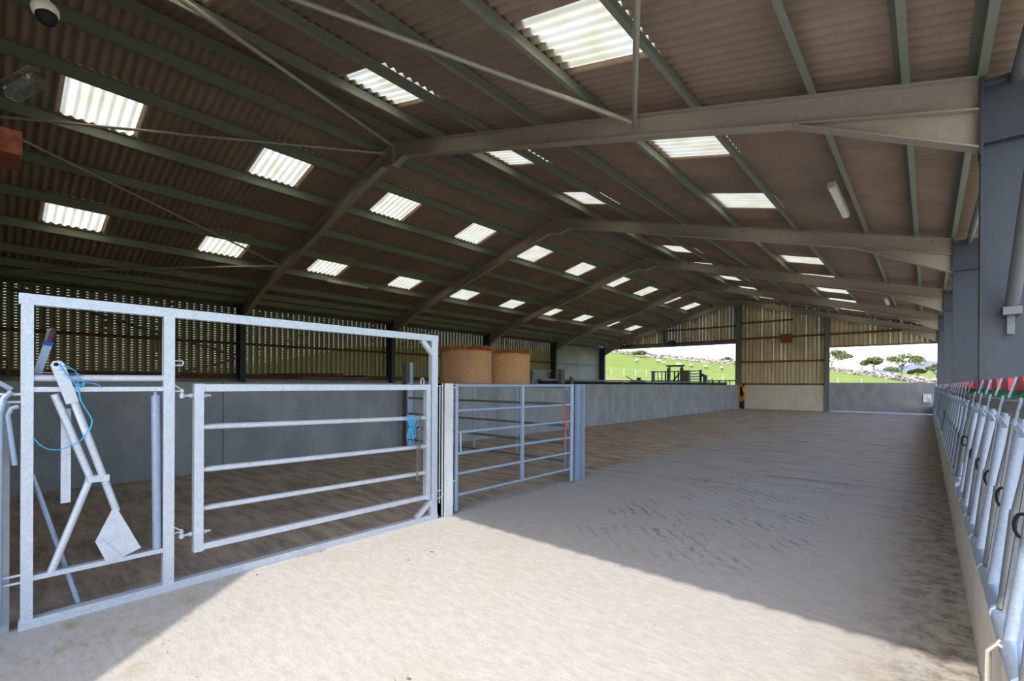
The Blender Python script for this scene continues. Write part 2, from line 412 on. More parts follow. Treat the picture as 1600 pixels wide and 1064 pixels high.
for side in (1, -1):
    for u in pur_u:
        x = RX + side * u; z = zt(x)
        m = MB(); t = .007
        m.box((x - t / 2, YS, z - .005), (x + t / 2, YE, z + .19))
        m.box((x, YS, z - .012), (x + side * .065, YE, z - .005)); m.box((x, YS, z + .185), (x - side * .065, YE, z + .192))
        m.box((x + side * .058, YS, z - .005), (x + side * .065, YE, z + .012))
        m.build('purlin', 'purlin', ceil)
def brace(a, b, r=.034, name='brace_tube', mat='tube_roof', parent=ceil):
    a, b = Vector(a), Vector(b); d = (b - a).normalized()
    m = MB().tube([a + d * .1, b - d * .1], r, 12); m.bar(a, a + d * .16, .012, .1); m.bar(b - d * .16, b, .012, .1)
    return m.build(name, mat, parent, True)
def rp(x, y, dz=-.13): return (x, y, zt(x) + dz)
brace(rp(-3.15, 6.25), rp(-6.85, -.1)); brace(rp(-9.15, 6.22), rp(-6.3, -.1)); brace(rp(-3.2, 6.25), rp(.1, -.1))
brace(rp(-9.5, 6.22), rp(-12.3, -.1), .026); brace(rp(-15.45, 6.2), rp(-12.4, -.1), .026); brace(rp(-15.5, 6.2), rp(-18.6, -.1), .026)

# ------------------------------------------------------------------ portal frames
def portal(parent, y):
    D = .32; tw = .012; tf = .016; bf = .17
    def rafter(side):
        X = lambda u: RX + side * u
        m = MB()
        m.prism([(X(0), zt(X(0)) - .005), (X(HALF), zt(X(HALF)) - .005), (X(HALF), zt(X(HALF)) - D), (X(.33), zt(X(.33)) - D), (X(0), zt(RX) - D - .2)], 'y', y - tw / 2, y + tw / 2)
        for dz in (-tf, -D):
            m.bar((X(0.0 if dz == -tf else .3), y, zt(X(0 if dz == -tf else .3)) + dz + tf / 2), (X(HALF), y, zt(X(HALF)) + dz + tf / 2), bf, tf)
        m.bar((X(0), y, zt(RX) - D - .2), (X(.42), y, zt(X(.42)) - D + .005), bf, tf)
        m.build('rafter', 'rafter', parent)
        h = MB(); u0, u1 = 8.07, HALF
        h.prism([(X(u0), zt(X(u0)) - D), (X(u1), zt(X(u1)) - D), (X(u1), 3.76)], 'y', y - tw / 2, y + tw / 2)
        h.bar((X(u0), y, zt(X(u0)) - D), (X(u1), y, 3.76), bf, tf)
        h.build('haunch', 'rafter', parent)
        c = MB(); xi = X(HALF + .005); xo = X(HALF + .46); zc = zt(X(HALF + .2))
        c.box((xi, y - .095, 0), (xi + side * .018, y + .095, zc)); c.box((xo, y - .095, 0), (xo - side * .018, y + .095, zc - .05))
        c.box((xi, y - .006, 0), (xo, y + .006, zc - .03))
        for zz in (3.78, 4.36): c.box((xi, y - .09, zz), (xo, y + .09, zz + .012))
        c.box((xi - side * .012, y - .09, 3.68), (xi, y + .09, 4.46))
        c.build('column', 'column', parent)
    rafter(1); rafter(-1)
    MB().box((RX - .016, y - .095, zt(RX) - D - .22), (RX + .016, y + .095, zt(RX) - .0)).build('apex_plate', 'rafter', parent)
names = ['first and nearest steel portal frame with its apex above the hay gate frame', 'second steel portal frame from the camera', 'third steel portal frame from the camera',
         'fourth steel portal frame from the camera, last but one before the end wall', 'farthest steel portal frame standing against the end wall']
names[0] = 'nearest steel portal frame, its right rafter crossing the top of the view'
for i in range(5):
    y = Y1 + SP * i - (.12 if i == 4 else 0)
    portal(empty('portal_frame', (RX, y, 0), names[i], 'frame', 'steel portal frames of the barn'), y)
# eave struts and knee braces on the right columns
MB().tube([(.60, -.1, 4.34), (.60, 32.1, 4.34)], .05, 12).build('eave_strut', 'galv_dull', ceil, True)
MB().tube([(-19.15, -.1, 4.3), (-19.15, 32.1, 4.3)], .05, 10).build('eave_strut', 'galv_dull', ceil, True)

# ------------------------------------------------------------------ cladding
PP = [(0, 0), (.07, 0), (.085, .03), (.1317, .03), (.1467, 0), (.21667, 0)]
def panel(axis, base, s0, nrib, zb, ztop, mat, parent, out=1, name='cladding_sheet', clip=None):
    # vertical box-profile sheet; axis 'x' = sheet plane has constant x (runs along y); top follows function ztop(s)
    m = MB(); pts = []
    for k in range(nrib):
        for (a, d) in PP[:-1]: pts.append((s0 + k * .216667 + a, d))
    pts.append((s0 + nrib * .216667, 0))
    if clip: pts = [(min(max(a, clip[0]), clip[1]), d) for a, d in pts]
    vs = []; fs = []
    th = .0012
    for (a, d) in pts:
        for z in (zb, max(zb + .001, ztop(a))):
            vs.append((base + out * d, a, z) if axis == 'x' else (a, base + out * d, z))
    for i in range(len(pts) - 1): fs.append((2 * i, 2 * i + 2, 2 * i + 3, 2 * i + 1))
    m.add(vs, fs); return m.build(name, mat, parent)
# left wall
wl = empty('wall_left', (-19.4, 15, 0), 'vented box profile wall on a concrete base along the left side', 'wall', kind='structure')
for b in range(30):
    panel('x', -19.40, -.2 + b * PITCH, 5, 1.60, lambda s: 4.525, 'clad_side' if b < 24 else 'clad_lit', wl, -1)
for i in range(5):
    MB().box((-19.42, -.2 + i * SP, 0), (-19.22, -.2 + (i + 1) * SP - .012, 1.62)).build('base_panel', 'concrete', wl)
for zz, mt in ((2.97, 'rust'), (4.36, 'rust')):
    for i in range(5): MB().box((-19.38, -.2 + i * SP, zz - .05), (-19.28, -.2 + (i + 1) * SP - .01, zz + .05)).build('girt', mt if i < 4 else 'galv_dull', wl)
MB().box((-19.36, -.2, 1.64), (-19.26, 25.8, 1.82)).build('bottom_girt', 'timber', wl)
MB().tube([(-19.1, .0, 4.2), (-19.1, 6.1, 2.5)], .03, 8).build('diagonal_brace', 'galv_dull', wl)
MB().tube([(-19.1, 6.1, 2.35), (-19.1, -.0, .4)], .03, 8).build('diagonal_brace', 'galv_dull', wl)
# far end wall
we = empty('wall_end', (RX, 32.42, 0), 'far end gable of vented cladding over concrete with two openings', 'wall', kind='structure')
roofz = lambda s: zt(s) + .19
for (a, b, zb) in ((-18.86, -14.12, 4.36), (-14.12, -9.14, 4.36), (-9.14, -4.33, 1.49), (-4.33, .37, 3.76)):
    s = a
    while s < b - .01:
        nr = min(5, int(math.ceil((b - s) / .216667)))
        panel('y', 32.45, s, nr, zb, roofz, 'clad_end', we, 1, clip=(a, b)); s += nr * .216667
MB().box((-18.88, 32.30, 4.17), (-9.25, 32.40, 4.37)).build('header_beam', 'galv_dull', we)
MB().box((-18.2, 32.385, 4.37), (-9.25, 32.45, 4.47)).build('girt', 'rust', we)
MB().box((-4.25, 32.36, 3.68), (.37, 32.46, 3.77)).build('header_beam', 'clad_plain', we)
for (a, b, z) in ((-9.0, -4.4, 2.97), (-9.0, -4.4, 4.46), (-4.25, -1.0, 4.46), (-14.0, -9.3, 5.35), (-9.0, -6.1, 5.48), (-9.0, -4.4, 1.56)):
    MB().box((a, 32.37, z - .05), (b, 32.45, z + .05)).build('girt', 'rust', we)
for (a, b, z0) in ((-9.29, -8.98, 0), (-4.43, -4.23, 0), (-14.2, -14.04, 4.3)):
    m = MB(); m.box((a, 32.18, z0), (b, 32.19, zt((a + b) / 2) - .1)); m.box((a, 32.38, z0), (b, 32.39, zt((a + b) / 2) - .1)); m.box(((a + b) / 2 - .006, 32.18, z0), ((a + b) / 2 + .006, 32.39, zt((a + b) / 2) - .1))
    m.build('gable_post', 'galv_dull', we)
for i in range(3):
    MB().box((-8.98 + i * 1.517, 32.30, 0), (-8.98 + (i + 1) * 1.517 - .008, 32.45, 1.5)).build('wall_panel', 'concrete_warm', we)
# near gable behind the camera (the sun comes in under its header)
wn_ = empty('wall_near', (RX, -.4, 0), 'near gable with the wide doorway the barn is seen from', 'wall', kind='structure')
for (a, b, zb) in ((-19.4, -4.14, 0.0), (-4.14, .9, 3.66)):
    s = a
    while s < b - .01:
        panel('y', -.42, s, 5, zb, roofz, 'clad_plain', wn_, -1, clip=(a, b)); s += 5 * .216667
MB().box((-4.14, -.36, 3.80), (.36, -.20, 4.0)).build('door_header', 'galv_dull', wn_)
MB().box((-4.32, -.36, 0), (-4.14, -.22, 5.3)).build('door_jamb', 'column', wn_)
portal(wn_, -.12)

# ------------------------------------------------------------------ feed barrier
def bx(z): return .25 + .12 * (z - .57)
fb_names = ['nearest galvanised locking feed barrier with pink-red blocks, at the right edge', 'second feed barrier length from the camera, past the first column', 'third feed barrier length from the camera',
            'fourth feed barrier length from the camera', 'farthest feed barrier length, reaching the end wall']
for b in range(5):
    ya, yb = Y1 + SP * (b - 1) + .11, Y1 + SP * b - (.11 if b < 4 else .33)
    ya = max(ya, 1.2)
    fb = empty('feed_barrier', (.28, (ya + yb) / 2, .47), fb_names[b], 'feed barrier', 'locking feed barriers on the kerb')
    lo = b >= 3
    n = 8 if lo else 12
    MB().tube([(bx(1.39) - .015, ya, 1.39), (bx(1.39) - .015, yb, 1.39)], .033, n + 4).build('top_rail', 'galv_dull', fb, True)
    MB().tube([(bx(.53), ya, .515), (bx(.53), yb, .515)], .036, n + 4).build('bottom_rail', 'galv_blue', fb, True)
    MB().tube([(bx(1.39) + .06, ya, 1.46), (bx(1.39) + .06, yb, 1.46)], .018, 8).build('locking_rail', 'galv_dull', fb, True)
    k0 = math.ceil((ya - 3.65) / .66); y = 3.65 + .66 * k0
    while y < yb - .45:
        if y > ya:
            # fixed tube
            m = MB().tube([(bx(1.33) - .012, y + .20, 1.335), (bx(.53) - .005, y + .24, .53)], .023, n); m.tube([(bx(1.33) - .012, y + .20, 1.365), (bx(1.3) - .012, y + .2, 1.29)], .016, 8)
            m.build('fixed_bar', 'galv_blue', fb, True)
            m = MB().bar((bx(1.32) - .01, y - .17, 1.34), (bx(.53), y - .15, .55), .03, .012, (1, 0, 0)); m.build('yoke_bar', 'galv_dull', fb)
            m = MB().tube([(bx(.95), y + .03, .95), (bx(.53), y - .12, .55)], .021, n); m.tube([(bx(.95), y + .03, .95), (bx(1.4) + .02, y + .02, 1.40)], .016, n)
            m.build('swing_bar', 'galv_dull', fb, True)
            # clevis plate, latch upright
            m = MB().bar((bx(1.56) - .015, y - .01, 1.55), (bx(1.42) - .025, y + .005, 1.44), .010, .02, (0, 1, 0))
            m.bar((bx(1.42) - .045, y + .005, 1.45), (bx(1.30) - .05, y + .02, 1.33), .010, .02, (0, 1, 0)); m.bar((bx(1.3) - .05, y + .02, 1.34), (bx(1.3) - .01, y + .15, 1.27), .008, .022, (1, 0, 0))
            m.build('latch_plate', 'galv_blue', fb)
            MB().tube([(bx(1.39) - .015, y + .05, 1.39), (bx(1.39) - .015, y + .075, 1.39)], .040, n).build('rail_collar', 'galv_dull', fb, True)
            m = MB().box((bx(1.5) + .03, y + .09, 1.475), (bx(1.5) + .08, y + .50, 1.53)); m.box((bx(1.5) + .03, y + .12, 1.53), (bx(1.5) + .075, y + .48, 1.555))
            m.build('stop_block', 'red', fb)['label'] = 'pink-red plastic block'
            for ya_, rr_ in ((.26, .028), (.42, .023)):
                MB().tube([(bx(1.44) + .01, y + ya_, 1.447), (bx(1.44) + .01, y + ya_ + .03, 1.447)], rr_, 12).build('pulley', 'green', fb, True)['label'] = 'green plastic pulley'
            if b < 3:
                zc, yc = .93, y - .155; xc = bx(zc) - .03
                MB().tube([(xc + .03 + .024 * math.cos(a), yc - .02, zc + .05 * math.sin(a)) for a in [i * math.pi / 6 for i in range(12)]], .007, 6, closed=True).build('buffer_ring', 'rubber', fb, True)
            m = MB().tube([(bx(.53), y - .10, .52), (bx(.53), y - .075, .52)], .041, n); m.build('rail_collar', 'galv_blue', fb, True)
        y += .66
pin = MB().tube([(.262, 2.52, .50), (.20, 2.52, .535), (.175, 2.52, .50), (.172, 2.52, .27), (.176, 2.545, .25), (.18, 2.57, .27), (.183, 2.57, .49), (.21, 2.57, .53), (.262, 2.57, .50)], .0075, 8)
tag(pin.build('drop_pin', 'tube_roof', None, True), 'bent brown steel pin hooked over the kerb edge at lower right', 'pin')

# ------------------------------------------------------------------ crush frame and gates on the left
GX = -4.09
cf = empty('crush_frame', (GX, 1.7, 0), 'tall galvanised handling frame with a head yoke, standing at the left', 'frame')
MB().box((GX - .03, .13, 1.965), (GX + .03, 3.335, 2.03)).build('top_beam', 'galv', cf)
MB().box((GX - .035, .13, 0.0), (GX + .035, 3.335, .055)).build('floor_beam', 'galv', cf)
for a, b in ((.139, .192), (.84, .905), (3.25, 3.33)):
    MB().box((GX - .03, a, .055), (GX + .03, b, 1.965)).build('upright', 'galv', cf)
MB().bar((GX, 3.13, 1.97), (GX, 3.29, 1.80), .05, .04, (1, 0, 0)).build('corner_brace', 'galv', cf)
MB().bar((GX, 3.06, .05), (GX, 3.27, .21), .05, .04, (1, 0, 0)).build('corner_brace', 'galv', cf)
MB().tube([(GX, .19, 1.52), (GX, .845, 1.525)], .022, 12).build('upper_rail', 'galv', cf, True)
MB().box((GX - .022, .19, 1.435), (GX + .022, .845, 1.465)).build('guide_bar', 'galv', cf)
MB().box((GX - .025, .19, .285), (GX + .025, .845, .315)).build('guide_bar', 'galv', cf)
MB().tube([(GX, .797, 1.43), (GX, .797, 1.40)], .012, 8).tube([(GX, .797, 1.405), (GX, .81, .318)], .026, 14).build('fixed_bar', 'galv_blue', cf, True)
hb = MB().tube([(GX + .02, .36, 1.42), (GX + .02, .585, .63)], .021, 12).build('yoke_bar', 'galv', cf, True)
m = MB(); poly = [(.574, .64), (.555, .655), (.59, .635), (.711, .35), (.62, .325), (.532, .306), (.477, .452)]
poly = [(.56, .65), (.59, .64), (.713, .355), (.62, .32), (.532, .303), (.475, .455)]
m.prism(poly, 'x', GX + .03, GX + .038); m.bar((GX + .042, .50, .47), (GX + .042, .60, .335), .008, .012, (1, 0, 0)); m.build('yoke_plate', 'galv', hb)
m = MB().prism([(.262, 1.60), (.275, 1.625), (.31, 1.628), (.326, 1.61), (.392, 1.375), (.335, 1.355)], 'x', GX + .045, GX + .055)
m.tube([(GX + .05, .315, 1.555), (GX + .068, .315, 1.555)], .012, 8); m.tube([(GX + .05, .30, 1.585), (GX + .068, .30, 1.585)], .012, 8); m.build('lever_plate', 'galv', hb)
MB().tube([(GX + .0545, .288, 1.605), (GX + .0555, .288, 1.605)], .012, 12).build('plate_hole', 'rubber', hb)
MB().tube([(GX + .0, .285, 1.42), (GX + .0, .451, .885), (GX + .0, .448, .85), (GX + .0, .273, .31)], .021, 12).build('swing_bar', 'galv', cf, True)
MB().box((GX - .03, .435, .845), (GX + .045, .545, .885)).build('bar_bracket', 'galv', cf)
MB().box((GX - .06, .318, .72), (GX - .045, .365, 1.325)).build('flat_stop', 'galv', cf)
MB().tube([(GX - .07, .19, .92), (GX - .07, .41, .03)], .014, 8).build('stay_rod', 'galv_blue', cf, True)
lv = MB().bar((GX - .05, .205, 1.52), (GX - .05, .262, 1.75), .012, .04, (0, 1, 0)).build('hand_lever', 'galv_blue', cf)
MB().bar((GX - .05, .256, 1.725), (GX - .05, .262, 1.75), .018, .046, (0, 1, 0)).build('lever_tape', 'blue_tape', lv)
MB().tube([(GX - .05, .261, 1.75), (GX - .05, .275, 1.82), (GX - .05, .278, 1.835)], [.022, .022, .012], 10).build('lever_grip', 'brown_grip', lv, True)
m = MB().bar((GX + .0, .19, 1.555), (GX + .02, .40, 1.55), .006, .02, (1, 0, 0)); m.build('latch_strap', 'galv_dull', cf)
m = MB().tube([(GX, .905, 1.655), (GX, .955, 1.655), (GX, .965, 1.64), (GX, .955, 1.622), (GX, .905, 1.622)], .006, 6); m.build('loop', 'galv', cf, True)
for zz in (1.40, .37):
    m = MB().box((GX - .02, .905, zz + .03), (GX + .02, .965, zz + .038)); m.bar((GX, .91, zz + .015 + .06), (GX, .96, zz + .035), .008, .02, (1, 0, 0)); m.tube([(GX, .955, zz - .02), (GX, .955, zz + .05)], .01, 8)
    m.build('hinge_bracket', 'galv', cf)
for zz in (1.42, 1.375, .285, .33):
    MB().tube([(GX + .01, .14, zz), (GX + .01, .02, zz + .002)], .008, 8).build('hinge_pin', 'galv', cf)
# gate 1
g1 = empty('field_gate', (GX, 2.13, .23), 'wide galvanised four-bar gate hung inside the tall frame, foreground', 'gate')
MB().box((GX - .025, 1.088, 1.43), (GX + .025, 3.18, 1.485)).build('top_rail', 'galv', g1)
MB().box((GX - .025, 1.088, .24), (GX + .025, 3.18, .285)).build('bottom_rail', 'galv', g1)
for a, b in ((1.172, 1.125), (.85, .815), (.558, .528)):
    MB().tube([(GX, 1.085, a - .01), (GX, 1.14, a - .01), (GX, 3.185, b)], [.018, .022, .022], 12).build('rail', 'galv', g1, True)
for a, b in ((1.027, 1.088), (3.178, 3.235)):
    MB().box((GX - .03, a, .232), (GX + .03, b, 1.488)).build('stile', 'galv', g1)
for zz in (1.40, .37):
    m = MB().tube([(GX, .957, zz), (GX, 1.14, zz)], .009, 8); m.tube([(GX, 1.0, zz), (GX, 1.02, zz)], .016, 6); m.tube([(GX, 1.095, zz), (GX, 1.112, zz)], .016, 6); m.tube([(GX, .955, zz - .014), (GX, .955, zz + .014)], .018, 8)
    m.build('hinge_eye', 'galv', g1)
MB().tube([(GX, 3.12, 1.485), (GX, 3.12, 1.54), (GX, 3.14, 1.56), (GX, 3.16, 1.54), (GX, 3.16, 1.485)], .006, 6).build('latch_loop', 'galv', g1, True)

def ibeam(name, label, x, y, h, bw=.13, bd=.13, mat='post_rough', z0=0, cat='post', t=.014):
    m = MB(); m.box((x - bw / 2, y - bd / 2, z0), (x + bw / 2, y - bd / 2 + t, h)); m.box((x - bw / 2, y + bd / 2 - t, z0), (x + bw / 2, y + bd / 2, h)); m.box((x - t / 2, y - bd / 2, z0), (x + t / 2, y + bd / 2, h))
    o = m.build(name, mat); return tag(o, label, cat)
m = MB().box((GX - .07, 3.41, 0), (GX + .0, 3.54, 1.50))
m.box((GX - .07, 3.41, 0), (GX + .055, 3.425, 1.5)); m.box((GX + .03, 3.41, 0), (GX + .05, 3.54, 1.5))
tag(m.build('steel_post', 'post_rough'), 'rough bright galvanised post between the two front gates', 'post')
ibeam('steel_post', 'blue-grey galvanised post at the far end of the six-bar gate', GX - .0, 6.15, 1.50, .14, .2, 'galv_blue')
# slide bolt beside the post
m = MB().tube([(GX + .01, 3.375, .16), (GX + .01, 3.375, 1.47)], .008, 8)
for zz in (1.47, .30, .22): m.tube([(GX + .01, 3.335, zz), (GX + .01, 3.41, zz)], .007, 8)
tag(m.build('latch_rod', 'galv', None, True), 'long thin vertical latch rod between frame and bright post', 'rod')
m = MB().tube([(GX + .01, 3.57, .1), (GX + .01, 3.57, .36)], .008, 8).tube([(GX + .01, 3.54, 1.455), (GX + .01, 3.605, 1.455)], .01, 8).tube([(GX + .01, 3.54, .375), (GX + .01, 3.605, .375)], .01, 8)
g2 = empty('field_gate', (GX, 4.8, .02), 'blue-grey six-bar tubular gate between the two steel posts', 'gate')
m.build('hinge', 'galv', g2)
for zz in (1.475, 1.184, .93, .683, .448, .2):
    MB().tube([(GX, 3.63, zz), (GX, 5.99, zz)], .022 if zz > 1.4 else .019, 12).build('rail', 'galv_blue', g2, True)
MB().tube([(GX, 3.63, .02), (GX, 3.63, 1.495)], .026, 12).build('stile', 'galv_blue', g2, True)
MB().tube([(GX, 5.985, .01), (GX, 5.985, 1.495)], .036, 14).build('stile', 'galv_blue', g2, True)
MB().bar((GX + .012, 4.80, .19), (GX + .012, 4.80, 1.48), .05, .03, (1, 0, 0)).build('middle_upright', 'galv_blue', g2)
MB().tube([(GX, 3.70, .683), (GX, 3.70, .93)], .009, 8).build('short_bar', 'galv', g2, True)
# dividing gate behind
DY = 6.3
g3 = empty('field_gate', (-6.5, DY, .2), 'dark tubular gate crossing the pen behind, ending at the concrete wall', 'gate')
for zz in (1.46, 1.17, .82, .53, .24):
    MB().tube([(-8.68, DY, zz), (-4.42, DY, zz)], .021, 10).build('rail', 'galv_dull', g3, True)
for xx in (-6.6, -5.5): MB().tube([(xx, DY + .02, .22), (xx, DY + .02, 1.47)], .017, 8).build('upright', 'galv_blue', g3, True)
MB().bar((-8.70, DY, .1), (-8.70, DY, 1.5), .05, .09, (0, 1, 0)).build('stile', 'galv_blue', g3)
MB().tube([(-4.42, DY, .1), (-4.42, DY, 1.48)], .024, 10).build('stile', 'galv_blue', g3, True)
ibeam('steel_post', 'dull steel post at the near end of the crossing gate, behind the six-bar gate', -4.31, DY + .08, 1.46, .12, .12, 'galv_dull')
m = empty('wall_post', (-8.82, DY, 0), 'tall grey timber post with a galvanised angle, against the concrete wall', 'post')
MB().box((-8.92, DY + .0, 0), (-8.80, DY + .14, 1.97)).build('timber_post', 'timber_grey', m)
MB().box((-8.80, DY + .05, .05), (-8.72, DY + .13, 1.97)).build('steel_angle', 'galv_blue', m)
# far left post with looped tubes
tag(MB().box((-4.20, -.02, 0), (-4.10, .095, 1.38)).build('concrete_post', 'concrete'), 'grey mottled post at the left edge of the picture', 'post')
pg = empty('tube_hurdle', (-4.08, .04, 0), 'bent tubular hurdle end at the extreme left edge', 'hurdle')
MB().tube([(-4.06, .05, .06), (-4.06, .055, 1.30), (-4.06, .07, 1.40), (-4.06, .10, 1.44)], .015, 10).build('bent_tube', 'galv_blue', pg, True)
MB().tube([(-4.06, .115, 1.0), (-4.06, .095, 1.2), (-4.06, .085, 1.30), (-4.06, .10, 1.34), (-4.06, .13, 1.35)], .013, 10).build('bent_tube', 'galv_blue', pg, True)
MB().tube([(-4.06, -.08, 1.58), (-4.06, .0, 1.53), (-4.06, .1, 1.45)], .014, 10).build('upper_tube', 'galv_blue', pg, True)
# twines and chain
def curve(name, pts, r, mat, label, cat='twine', parent=None):
    P = [Vector(p) for p in pts]; out = []
    for i in range(len(P) - 1):
        p0 = P[max(i - 1, 0)]; p1 = P[i]; p2 = P[i + 1]; p3 = P[min(i + 2, len(P) - 1)]
        for k in range(5):
            t = k / 5.0
            out.append(.5 * ((2 * p1) + (p2 - p0) * t + (2 * p0 - 5 * p1 + 4 * p2 - p3) * t * t + (3 * p1 - p0 - 3 * p2 + p3) * t ** 3))
    out.append(P[-1]); return MB().tube(out, r, 6)
X0 = GX + .07
bt = curve('t', [(X0, .30, 1.61), (X0, .33, 1.55), (X0, .365, 1.50), (X0, .39, 1.45), (X0, .40, 1.38), (X0, .44, 1.29), (X0, .455, 1.24), (X0, .44, 1.18)], .0035, 0, 0)
for pts in ([(X0, .32, 1.60), (X0, .37, 1.57), (X0, .385, 1.53), (X0, .385, 1.46)], [(X0, .38, 1.46), (X0, .42, 1.49), (X0, .47, 1.485), (X0, .505, 1.46)],
            [(X0 - .03, .19, 1.16), (X0 - .03, .23, 1.10), (X0 - .03, .28, 1.075), (X0 - .03, .33, 1.08), (X0 - .03, .40, 1.12), (X0 - .03, .44, 1.19)],
            [(X0, .395, 1.47), (X0, .385, 1.50), (X0, .40, 1.52), (X0, .415, 1.48), (X0, .395, 1.46)]):
    c = curve('t', pts, .0032, 0, 0); bt.add(c.v, c.f)
tag(bt.build('blue_twine', 'blue_rope', None, True), 'pale blue twine dangling from the head yoke lever at left', 'twine')
Xc = GX + .04
bt = MB(); random.seed(3)
for k in range(5):
    y0 = 2.96 + random.uniform(-.03, .03); w = random.uniform(.025, .06); zb = random.uniform(.84, 1.0)
    c = curve('t', [(Xc, y0, 1.165), (Xc + .008, y0 + w, 1.12), (Xc, y0 + .01, 1.05 + random.uniform(-.02, .02)), (Xc, y0 - w * .7, .95), (Xc, y0 - w * .3, zb), (Xc + .01, y0 + w * .8, zb + .01), (Xc, y0 + w, .97), (Xc, y0 + .02, 1.06), (Xc, y0 - w, 1.12), (Xc - .01, y0 - w * .5, 1.165)], .003, 0, 0)
    bt.add(c.v, c.f)
c = curve('t', [(Xc, 3.0, 1.16), (Xc, 3.05, 1.13), (Xc, 3.06, 1.06), (Xc, 3.0, 1.03)], .005, 0, 0); bt.add(c.v, c.f)
tag(bt.build('blue_twine', 'blue_rope', None, True), 'bright blue knotted twine hanging on the second bar of the front gate', 'twine')
ch = MB()
def chain(y, z0, z1, x):
    n = int((z0 - z1) / .034)
    for i in range(n):
        z = z0 - i * .034; pts = []
        for k in range(10):
            a = 2 * math.pi * k / 10; u = .011 * math.cos(a); w = .022 * math.sin(a)
            pts.append((x, y + u, z + w) if i % 2 else (x + u, y, z + w))
        ch.tube(pts, .0035, 5, closed=True)
chain(3.085, 1.16, .52, GX + .04); chain(3.045, .86, .44, GX + .045); chain(3.07, 1.1, .9, GX + .05)
tag(ch.build('steel_chain', 'chain', None, True), 'rusty-grey link chain hanging on the latch end of the front gate', 'chain')
m = curve('t', [(GX + .03, 5.78, 1.20), (GX + .03, 5.77, 1.05), (GX + .03, 5.80, .9), (GX + .03, 5.77, .75), (GX + .03, 5.78, .55)], .006, 0, 0)
c = curve('t', [(GX + .03, 5.74, 1.20), (GX + .03, 5.79, 1.1), (GX + .03, 5.76, .95), (GX + .03, 5.79, .82), (GX + .03, 5.76, .68)], .006, 0, 0); m.add(c.v, c.f)
tag(m.build('orange_twine', 'orange_rope', None, True), 'orange-red twine hanging down the six-bar gate near its far end', 'twine')

# ------------------------------------------------------------------ bales
def bale(x, y, z, label, fringe):
    b = empty('straw_bale', (x, y, z), label, 'bale', 'round straw bales standing on end')
    R, Hh = .74, 1.24; n = 48; m = MB(); vs = []; fs = []; prof = [(0.0, .0), (R * .9, 0.0), (R, .06), (R * 1.005, .35), (R * .995, .7), (R, 1.05), (R * .99, Hh - .07), (R * .93, Hh), (0.0, Hh + .02)]
    for (r, h) in prof:
        for k in range(n):
            a = 2 * math.pi * k / n; q = 1 + .006 * math.sin(7 * a + h * 3); vs.append((x + r * q * math.cos(a), y + r * q * math.sin(a), z + h))
    for i in range(len(prof) - 1):
        for k in range(n): fs.append((i * n + k, i * n + (k + 1) % n, (i + 1) * n + (k + 1) % n, (i + 1) * n + k))
    m.add(vs, fs).build('wrapped_side', 'straw', b, True)
    if fringe:
        f = MB()
        for k in range(7000):
            a = random.uniform(0, 2 * math.pi); r = R * random.uniform(.84, 1.05); zz = z + Hh - .05 + random.uniform(-.03, .085)
            p = Vector((x + r * math.cos(a), y + r * math.sin(a), zz)); t = Vector((math.cos(a) + random.uniform(-.9, .9), math.sin(a) + random.uniform(-.9, .9), random.uniform(-.55, .5))).normalized() * random.uniform(.05, .13)
            s = Vector((random.uniform(-1, 1), random.uniform(-1, 1), random.uniform(-1, 1)))* .0075
            q = p + t
            f.add([p + s, p - s, q], [(0, 1, 2)])
        tag(f.build('straw_fringe', 'straw_loose', b), kind='stuff')
    return b
random.seed(5)
bale(-9.98, 9.22, 1.27, 'nearer and larger looking of the two round straw bales above the wall', True)
bale(-9.98, 10.97, 1.27, 'farther round straw bale, to the right and partly behind its twin', True)
bale(-9.98, 9.22, 0, 'lower straw bale under the nearer one, hidden behind the concrete wall', False)
bale(-9.98, 10.97, 0, 'lower straw bale under the farther one, hidden behind the concrete wall', False)

# ------------------------------------------------------------------ passage behind the inner wall
ps = empty('passage_barrier', (-9.4, 20, 0), 'grey top rail over a dark panel put in for shade, just behind the concrete wall, right of the bales', 'barrier')
MB().box((-9.46, 12.0, 0), (-9.40, 30.9, 1.60)).build('board', 'rubber', ps)  # black panel standing in for the shaded gap under the rail
MB().box((-9.47, 12.0, 1.61), (-9.38, 30.9, 1.67)).build('top_rail', 'galv_dull', ps)
for i, yy in enumerate((13.6, 17.3, 20.2, 23.8, 27)): MB().box((-9.38, yy, 1.0), (-9.34, yy + .05, 1.62)).build('strap', 'galv_dull', ps)
tag(MB().box((-9.36, 12.85, 0), (-9.2, 13.05, 2.0)).build('timber_post', 'timber_grey'), 'square grey timber post standing left of the second column foot, behind the wall', 'post')
tag(MB().box((-9.28, 13.45, 0), (-9.2, 13.58, 1.75)).build('timber_post', 'timber_grey'), 'short dark post just right of the square timber post behind the wall', 'post')
m = MB(); m.prism([(11.75, 0), (11.75, 1.5), (11.72, 1.55), (11.8, 1.95), (12.45, 1.95), (12.6, 1.5), (12.6, 0)], 'x', -9.85, -9.55)
m.box((-9.6, 11.7, 1.93), (-9.56, 12.83, 1.97))
tag(m.build('feed_hopper', 'galv_dull'), 'grey steel hopper with a long handle bar beside the bales', 'hopper')
